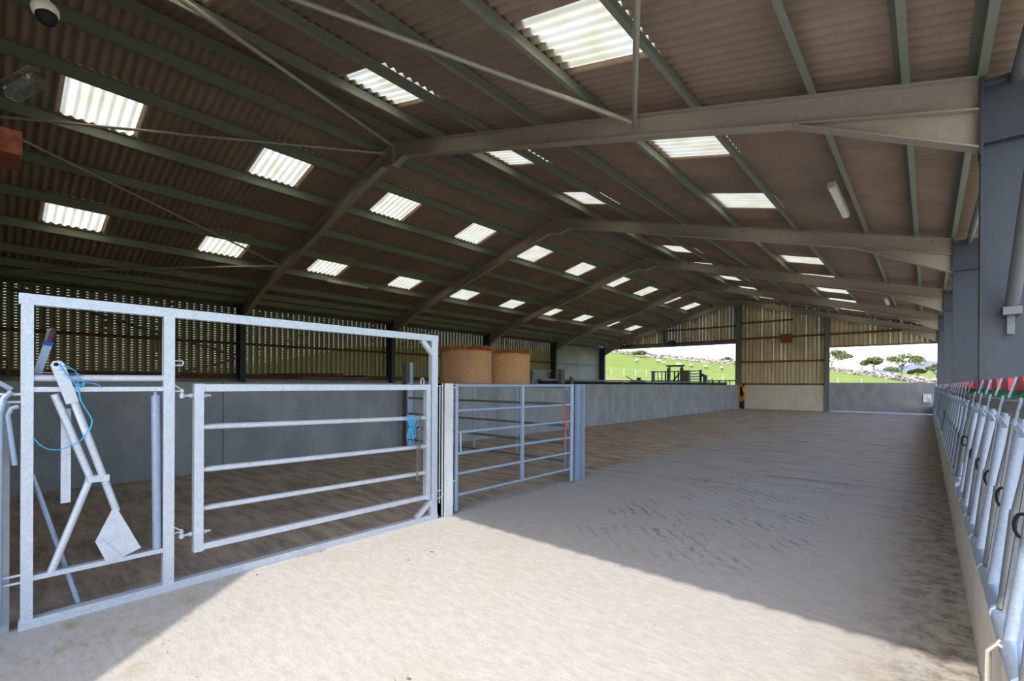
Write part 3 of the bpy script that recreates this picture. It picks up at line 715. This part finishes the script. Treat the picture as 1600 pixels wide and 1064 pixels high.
# planks lying on the left wall base
for i, (a, b, z, mt, lb) in enumerate(((7.2, 8.9, 1.84, 'timber', 'dark brown plank leaning low on the left wall ledge, nearest'), (8.6, 11.6, 1.70, 'timber_pale', 'long pale board lying on the left wall ledge'),
                                     (8.9, 10.4, 1.86, 'timber', 'short brown board above the long pale board'), (10.55, 11.5, 1.80, 'black', 'black rolled sheet beside the boards on the left ledge'))):
    tag(MB().bar((-19.16, a, z), (-19.16, b, z + .02), .12, .06).build('timber_board' if mt != 'black' else 'rolled_sheet', mt), lb, 'board' if mt != 'black' else 'roll')
tag(MB().bar((-19.12, 2.2, 1.70), (-19.12, 4.1, 1.72), .1, .1).build('timber_board', 'timber'), 'brown board on the left wall ledge seen through the head yoke frame', 'board')
m = MB().box((-19.2, .0, 1.62), (-19.14, .42, 1.68)).box((-19.2, .0, 2.08), (-19.14, .42, 2.14)).box((-19.2, .36, 1.68), (-19.14, .42, 2.08)).box((-19.2, .0, 1.68), (-19.14, .06, 2.08))
tag(m.build('square_frame', 'timber_grey'), 'small square grey frame on the left wall at the very left edge', 'frame')
# ledge bracket rail under boards is the wall base itself

# ------------------------------------------------------------------ end wall things
sg = empty('sheeted_gate', (-2.0, 32.2, 0), 'solid sheeted blue-grey gate closing the right opening of the end wall', 'gate')
MB().box((-4.15, 32.20, .09), (.28, 32.22, 1.64)).build('sheet_panel', 'concrete', sg)
MB().box((-4.2, 32.17, .06), (-4.15, 32.23, 1.66)).build('stile', 'galv_blue', sg)
MB().box((.28, 32.17, .06), (.33, 32.23, 1.66)).build('stile', 'galv_blue', sg)
MB().box((-4.15, 32.18, .06), (.28, 32.23, .10)).build('bottom_rail', 'galv_blue', sg)
MB().box((-4.15, 32.18, 1.63), (.28, 32.23, 1.66)).build('top_rail', 'galv_blue', sg)
m = empty('switch_box', (-.0, 32.15, .85), 'small white four-pane box on the sheeted gate by the barrier', 'box')
MB().box((-.16, 32.14, .66), (.16, 32.19, 1.08)).build('case', 'white', m)
MB().box((-.005, 32.135, .66), (.005, 32.14, 1.08)).box((-.16, 32.135, .865), (.16, 32.14, .875)).box((.06, 32.13, .70), (.1, 32.14, .82)).build('divider', 'galv_dull', m)
m = empty('rusty_box', (-6.4, 32.15, 4.2), 'square rusty brown metal box on the end wall girt', 'box')
MB().box((-6.68, 32.12, 4.08), (-6.12, 32.36, 4.58)).build('case', 'rust_box', m)
MB().box((-6.7, 32.11, 4.56), (-6.1, 32.37, 4.6)).build('lid', 'rust', m)
m = empty('wall_lamp', (-13.5, 32.2, 4.3), 'small dark blue-black lamp under the beam of the left opening', 'lamp')
MB().box((-13.72, 32.1, 4.33), (-13.3, 32.28, 4.6)).build('lamp_body', 'black', m); MB().box((-13.66, 32.09, 4.37), (-13.36, 32.1, 4.55)).build('lamp_lens', 'blue_tape', m)
tag(MB().tube([(-8.78, 31.9, 0), (-8.78, 31.9, 1.52)], .12, 16).build('downpipe', 'black', None, True), 'thick black pipe standing at the foot of the end wall post', 'pipe')
m = MB(); random.seed(11)
for k in range(8):
    w = .17 + .02 * random.random(); h = .75 + .35 * random.random(); yy = 31.72 - .012 * k
    c = curve('t', [(-8.78, yy, 1.56), (-8.90, yy, 1.3), (-8.89, yy, 1.5 - h * .8), (-8.78, yy - .02, 1.5 - h), (-8.58, yy, 1.5 - h * .8), (-8.56 - .01 * k, yy, 1.3 - .25), (-8.75, yy, 1.5)], .018, 0, 0); m.add(c.v, c.f)
tag(m.build('hose', 'yellow', None, True), 'yellow coiled hose hung on the black pipe at the end wall', 'hose')
def batten(x, y0, y1, label, g='tube lights under the roof'):
    z = zt(x) - .14
    e = empty('tube_light', (x, (y0 + y1) / 2, z), label, 'light', g)
    MB().bar((x, y0, z), (x, y1, z), .11, .08).build('lamp_case', 'lamp_body', e)
    MB().bar((x, y0 + .03, z - .045), (x, y1 - .03, z - .045), .08, .03).build('diffuser', 'white', e)
    MB().tube([(x, y0 + .12, z + .04), (x, y0 + .12, zt(x))], .006, 6).tube([(x, y1 - .12, z + .04), (x, y1 - .12, zt(x))], .006, 6).build('hanger', 'galv_dull', e)
batten(-1.16, 8.95, 10.75, 'white tube light hanging from the right roof slope, nearest'); batten(-1.16, 21.8, 23.4, 'tiny far tube light on the right roof slope')
batten(-15.85, 8.0, 9.6, 'dim tube light low on the left roof slope, nearer one'); batten(-15.85, 19.8, 21.5, 'dim tube light low on the left roof slope, farther one')
# cctv and floodlight near top left
m = empty('dome_camera', (-3.96, .23, 3.69), 'white dome camera with black eye hanging at top left', 'camera')
MB().blob((-3.96, .23, 3.72), (.065, .065, .06), 20, 12).build('dome_shell', 'lamp_body', m, True)
MB().blob((-3.95, .235, 3.685), (.052, .052, .055), 20, 12).build('lens', 'rubber', m, True)
MB().tube([(-3.96, .23, 3.76), (-3.97, .20, 3.83), (-4.0, -.2, 3.86)], .03, 12).build('bracket_arm', 'lamp_body', m, True)
m = empty('floodlight', (-4.36, .16, 3.38), 'dirty old floodlight at the left edge below the camera', 'lamp')
MB().bar((-4.42, .1, 3.34), (-4.24, .22, 3.42), .07, .07).build('lamp_body', 'grime', m)
MB().bar((-4.40, .08, 3.395), (-4.22, .20, 3.475), .06, .012).build('lamp_hood', 'grime', m)
MB().tube([(-4.42, .1, 3.38), (-4.5, -.1, 3.36), (-4.5, -.42, 3.36)], .012, 8).build('arm', 'black', m, True)
m = MB().box((-4.95, .02, 3.03), (-4.60, .16, 3.19)); m.box((-4.9, -.37, 3.07), (-4.8, .02, 3.15))
tag(m.build('rusty_bracket', 'rust_dark'), 'rusty brown bracket end poking in at the left edge', 'bracket')
# knee brace at nearest right column
kbm = MB().tube([(.57, 6.18, 2.24), (.57, 3.45, 4.32)], .05, 14); kbm.box((.51, 6.12, 2.15), (.63, 6.28, 2.22)); kbm.bar((.57, 6.24, 1.98), (.57, 6.24, 2.2), .02, .05)
tag(kbm.build('knee_brace', 'galv_dull', None, True), 'sloping grey tube bracing the nearest right column', 'brace')
tag(MB().box((1.25, 10.2, 0), (1.4, 10.35, 4.2)).build('timber_post', 'timber_pale'), 'ochre timber post glimpsed outside between the right columns', 'post')

# ------------------------------------------------------------------ unseen added building behind the camera (casts the slanting shade)
nb = empty('occluder', (-8, -6, 0), 'unseen added outbuilding in the yard behind the camera', 'light_blocker')
# its right side is shaped to throw the 45 degree edge across the doorway sun
k = math.tan(SUN_EL); YB = -3.0
def sh(x, yf): return (x, (yf - YB) * k)
pts = [sh(-5.5, 3.02), sh(-4.06, 1.44), sh(-3.106, .369), sh(-2.6, -.2), (-2.6, 0), (-9, 0), (-9, 2.4), (-6.6, 5.4)]
MB().prism(pts, 'y', YB, YB - 5).build('block', 'concrete', nb)

# ------------------------------------------------------------------ landscape
crest = [(-180, .0), (-95, .0), (-60, .075), (-30.4, .0690), (-29.29, .0661), (-22.74, .0517), (-15.97, .0376), (-7.45, .0285), (-4.65, .0224), (-2.22, .0156), (.48, .0082), (20, .003), (95, 0), (180, 0)]
def interp(tb, b):
    for (a, p), (c, q) in zip(tb[:-1], tb[1:]):
        if a <= b <= c: return p + (q - p) * (b - a) / (c - a)
    return tb[-1][1]
def terrain(x, y):
    r = math.hypot(x, y); b = math.degrees(math.atan2(x, y)); s = interp(crest, b); act = 1.0 if abs(b) < 95 else 0
    zc = (1.5 + 150 * s) if abs(b) < 60 else (1.5 + 150 * s) * max(0, (95 - abs(b)) / 35.0)
    t = min(max((r - 44) / 106.0, 0), 1)
    bump = .12 * math.sin(x * .11) * math.cos(y * .09) * t
    if r <= 150: return -.02 + zc * (t ** 1.08) + bump
    far = 1.5 + 300 * (interp([(-180, 0), (-6, s * .6), (-2.3, .0215), (3, .024), (12, .02), (180, 0)], b))
    if r <= 300:
        k_ = (r - 150) / 150.0; k_ = k_ * k_ * (3 - 2 * k_)
        return zc + (far - zc) * k_ + bump
    return far - (r - 300) * .012
tv = []; tf = []
rs = [40.5, 44, 50, 57, 65, 74, 84, 95, 107, 120, 132, 142, 150, 158, 175, 200, 240, 300, 400, 600, 900]
bs = [-180 + 2.0 * i for i in range(181)]
for r in rs:
    for b in bs:
        x, y = r * math.sin(math.radians(b)), r * math.cos(math.radians(b)); tv.append((x, y, terrain(x, y)))
nb_ = len(bs)
for i in range(len(rs) - 1):
    for j in range(nb_ - 1): tf.append((i * nb_ + j, i * nb_ + j + 1, (i + 1) * nb_ + j + 1, (i + 1) * nb_ + j))
m = MB(); m.add(tv, tf); o = m.build('hillside', 'grass', None, True); tag(o, 'green pasture hillside rising beyond the barn', 'field', kind='structure')
# inner ground disc under the yard
tag(MB().box((-44, -44, -.6), (44, 44, -.26)).build('field_ground', 'grass'), 'flat ground around the yard', 'ground', kind='structure')
# distant hills
tb = [(-5, .012), (-3.9, .027), (-3.18, .0300), (-2.23, .0322), (-.85, .0370), (.03, .0388), (.56, .0386), (2.15, .0368), (5.97, .0312), (12, .02), (18, .004)]
m = MB(); vs = []; fs = []; q = []
B = [-5 + .23 * i for i in range(101)]
for rr, fz in ((1300, 0.0), (1450, .8), (1600, 1.0), (1900, .3)):
    for b in B:
        z = 1.5 + rr * interp(tb, b) * fz + (4 * math.sin(b * 6.1) + 2.2 * math.sin(b * 17)) * fz
        vs.append((rr * math.sin(math.radians(b)), rr * math.cos(math.radians(b)), z))
for i in range(3):
    for j in range(100): fs.append((i * 101 + j, i * 101 + j + 1, (i + 1) * 101 + j + 1, (i + 1) * 101 + j))
m.add(vs, fs); tag(m.build('distant_hill', 'hill', None, True), 'hazy blue hills on the horizon at right', 'hill', kind='structure')
# dry stone walls
def stone_wall(path, label, n, h, sz):
    m = MB(); random.seed(21)
    segs = []
    for (a, b) in zip(path[:-1], path[1:]): segs.append((a, b, math.hypot(b[0] - a[0], b[1] - a[1])))
    tot = sum(s[2] for s in segs)
    for k in range(n):
        d = random.random() * tot
        for a, b, L in segs:
            if d <= L: break
            d -= L
        x = a[0] + (b[0] - a[0]) * d / L; y = a[1] + (b[1] - a[1]) * d / L
        zz = terrain(x, y) + random.random() ** 1.0 * h
        w = sz * random.uniform(.5, 1.2); m.blob((x + random.uniform(-.3, .3), y + random.uniform(-.3, .3), zz), (w, w * .8, w * .55), 5, 3, .25)
    return tag(m.build('stone_wall', 'stone'), label, 'wall', kind='stuff')
def pol(b, r): return (r * math.sin(math.radians(b)), r * math.cos(math.radians(b)))
stone_wall([pol(b, 148) for b in (-32, -29, -26, -22, -19, -15, -11)], 'tumbledown grey stone wall along the hill crest seen through the left opening', 1300, 1.25, .42)
stone_wall([pol(-9, 146), pol(-7, 140), pol(-4.6, 128), pol(-2.2, 118), pol(.5, 108), pol(3, 100)], 'tumbledown grey stone wall running downhill seen through the right opening', 900, 1.15, .4)
# trees
def tree(x, y, h, w, label, lean=.15, mat='leaf', name='hawthorn_tree', trunk=True):
    z = terrain(x, y) - .1; e = empty(name, (x, y, z), label, 'tree')
    top = Vector((x + lean * h, y, z + h * .6))
    if trunk:
        m = MB().tube([(x, y, z), (x + .3 * lean * h, y + .1, z + h * .3), tuple(top)], [.22 * h / 7, .16 * h / 7, .08 * h / 7], 7)
        for k in range(7):
            a = 2 * math.pi * k / 7 + .3; m.tube([(x + .2 * lean * h, y, z + h * (.28 + .03 * k)), (x + lean * h * .6 + w * .27 * math.cos(a), y + w * .2 * math.sin(a), z + h * (.6 + .02 * k)), (x + lean * h + w * .42 * math.cos(a), y + w * .35 * math.sin(a), z + h * .72)], [.1 * h / 7, .06 * h / 7, .03 * h / 7], 5)
        m.build('trunk', 'bark', e)
    f = MB(); cl_ = []
    for k in range(16):
        a = random.uniform(0, 6.28); rr = random.random() ** .5
        cl_.append((x + lean * h + w * .42 * rr * math.cos(a), y + w * .35 * rr * math.sin(a), z + h * (.84 - .24 * rr * rr + random.uniform(-.05, .05)), random.uniform(.13, .22) * w))
    for k in range(2200):
        c = random.choice(cl_); v = Vector((random.gauss(0, 1), random.gauss(0, 1), random.gauss(0, 1))).normalized() * random.random() ** .4
        p = Vector((c[0] + v.x * c[3], c[1] + v.y * c[3], c[2] + v.z * c[3] * .55)); s = .1 + .14 * random.random()
        a = Vector((random.gauss(0, 1), random.gauss(0, 1), random.gauss(0, 1))).normalized() * s; b = Vector((random.gauss(0, 1), random.gauss(0, 1), random.gauss(0, 1))).normalized() * s
        f.add([p - a, p + b, p + a, p - b], [(0, 1, 2, 3)])
    tag(f.build('foliage', mat, e), kind='stuff')
random.seed(31)
tree(-20.3, 157, 6.0, 8.6, 'broad olive windswept tree at the left of the right opening')
tree(-14.6, 166, 4.2, 4.0, 'low windswept tree leaning right, beside the broad one', .5)
tree(-10.9, 158, 5.2, 5.2, 'small round-topped tree alone, between the larger trees', .05)
tree(-5.2, 158, 6.8, 8.5, 'tall broad-crowned tree with twin stems right of centre of the opening', 0.1)
tree(-7.0, 156, 2.6, 3.4, 'dark low bush under the tall broad tree', .0, 'leaf_dark', 'bush')
tree(-1.9, 163, 3.0, 3.6, 'low brown scrubby tree right of the tall broad tree', .0)
tree(1.6, 158, 4.6, 6.0, 'flat-topped tree at the right edge of the opening', .1)
tree(-62.5, 126, 1.9, 5.0, 'green bush on the crest at the left end of the hill', 0, 'leaf_dark', 'bush', False)
tree(-46.2, 152, 2.8, 3.5, 'tiny dark tree by the centre post on the crest', 0, 'leaf_dark', 'bush')
# sheep
def sheep(x, y, rz, label):
    z = terrain(x, y); e = empty('sheep', (x, y, z), label, 'sheep', 'sheep grazing on the hill')
    c, s = math.cos(rz), math.sin(rz); R = lambda u, v, w: (x + u * c - v * s, y + u * s + v * c, z + w)
    import bmesh
    m = MB(); m.tube([R(-.55, 0, .62), R(-.5, 0, .66), R(-.25, 0, .68), R(.15, 0, .68), R(.42, 0, .68), R(.55, 0, .7)], [.08, .22, .29, .29, .24, .1], 10)
    m.build('fleece', 'wool', e, True)
    h = MB().tube([R(.45, 0, .7), R(.66, 0, .5), R(.78, 0, .28), R(.84, 0, .16)], [.13, .1, .08, .05], 8)
    h.bar(R(.62, -.13, .56), R(.62, .13, .56), .03, .06); h.build('head', 'wool', e, True)
    for u in (-.36, .36):
        for v in (-.12, .12): MB().tube([R(u, v, .5), R(u + .02, v, .28), R(u, v, 0)], [.06, .04, .035], 6).build('leg', 'sheep_dark', e)
sp = [(995, -51.66, 102.74, 'uppermost left sheep on the hill, standing'), (1038, -46.02, 105.39, 'second sheep from the left among the lower row on the hill'), (1060, -43.16, 106.6, 'third sheep from the left on the hill, seen side on'),
      (1080, -40.57, 107.6, 'fourth sheep from the left on the hill'), (1103, -37.64, 108.67, 'second sheep from the right on the hill'), (1128, -34.48, 109.71, 'rightmost sheep on the hill, nearest the wall post'), (1029, -51.0, 113.2, 'highest small sheep just below the crest wall')]
for i, (_, x, y, lb) in enumerate(sp): sheep(x * .97, y * .97, [2.6, 2.3, .3, 1.4, 1.2, 1.6, .2][i], lb)
# fence on the slope
fe = empty('stock_fence', (-30, 68, terrain(-30, 68)), 'thin stock fence of pale stakes and wire across the hillside', 'fence')
prev = None
for (x, y) in [(-38.9, 64.0), (-37.11, 65.17), (-35.4, 66.12), (-33.86, 66.92), (-32.4, 67.64), (-30.69, 68.43), (-28.06, 69.55), (-27.05, 69.95), (-24.79, 70.78), (-22.33, 71.6), (-19.5, 72.4), (-8.82, 74.48), (-6.33, 74.73)]:
    z = terrain(x, y); MB().box((x - .035, y - .035, z - .1), (x + .035, y + .035, z + 1.05)).build('stake', 'fence_post', fe)
    if prev and abs(prev[0] - x) < 5:
        w = MB()
        for h in (.3, .6, .9, 1.05): w.tube([(prev[0], prev[1], prev[2] + h), (x, y, z + h)], .003, 4)
        w.build('wire', 'galv', fe)
    prev = (x, y, z)
# cattle handling equipment just outside the left opening
cc = empty('cattle_crush', (-14.4, 34.6, 0), 'green-grey cattle crush with a raised crosspiece outside the left opening', 'crush')
oy = 34.6; sc_ = oy / 33.0
for x in (-16.0, -14.75, -13.75): MB().box((x - .1, oy - .1, 0), (x + .1, oy + .1, 2.55 if x < -15 else 2.75)).build('post', 'crush_paint' if x > -15 else 'timber_grey', cc)
MB().box((-14.9, oy - .12, 2.85), (-13.55, oy + .1, 2.98)).box((-14.75, oy - .05, 2.7), (-14.65, oy + .05, 2.9)).box((-13.8, oy - .05, 2.4), (-13.7, oy + .05, 2.9)).build('crosspiece', 'crush_paint', cc)
for z in (1.75, 2.45): MB().box((-16.2, oy - .04, z), (-13.5, oy + .04, z + .08)).build('side_rail', 'crush_paint', cc)
for x in (-15.6, -15.3, -15.0, -14.3, -14.0): MB().tube([(x, oy, .2), (x, oy, 2.5)], .035 if x < -15 else .06, 6).build('side_bar', 'crush_paint', cc)
MB().tube([(-14.4, oy, 1.8), (-13.9, oy, 2.35)], .06, 6).build('brace', 'crush_paint', cc)
tag(MB().box((-13.55, 34.0, 0), (-13.0, 34.35, 2.55)).build('timber_post', 'timber_grey'), 'thick weathered post at the right side of the cattle crush', 'post')
wg = empty('weigh_gate', (-12.6, 34.8, 0), 'stack of bent green-grey tubes right of the cattle crush', 'gate')
for z in (1.7, 1.9, 2.1, 2.3, 2.5): MB().tube([(-13.2, 34.8, z), (-12.5, 34.8, z + .02), (-12.4, 34.9, z - .05)], .045, 8).build('bent_tube', 'galv_blue', wg, True)
MB().box((-12.5, 34.75, 0), (-12.35, 34.85, 2.6)).box((-12.35, 34.7, 2.1), (-12.15, 34.85, 2.3)).build('end_post', 'crush_paint', wg)
hd = empty('yard_hurdle', (-11.5, 34.9, 0), 'dark rail fence with short uprights across the foot of the left opening', 'hurdle')
MB().tube([(-12.1, 35.1, 1.80), (-9.2, 35.1, 1.80)], .04, 8).build('top_rail', 'crush_paint', hd, True)
for x in (-12.1, -11.95, -11.7, -11.62, -11.2, -10.8, -10.5): MB().tube([(x, 35.1, 0), (x, 35.1, 1.80 if x != -11.7 else 1.95)], .035 + (.03 if x in (-11.2, -12.3) else 0), 6).build('upright', 'crush_paint', hd)
MB().tube([(-12.1, 35.1, 1.15), (-9.2, 35.1, 1.15)], .03, 8).build('lower_rail', 'crush_paint', hd, True)
tag(MB().box((-12.05, 34.2, 0), (-11.82, 34.45, 2.2)).build('timber_post', 'timber_grey'), 'single square post on the hurdle line, left of the end wall post', 'post')
m = empty('implement', (-17.5, 34.5, 0), 'low dark farm implement with a raised arm, left of the cattle crush', 'machine')
MB().box((-17.8, 34.2, 0), (-16.8, 34.9, 1.85)).build('body', 'crush_paint', m); MB().tube([(-18.3, 34.5, 2.15), (-17.7, 34.5, 1.85)], .04, 6).box((-17.3, 34.4, 1.85), (-17.0, 34.6, 2.05)).build('arm', 'crush_paint', m)
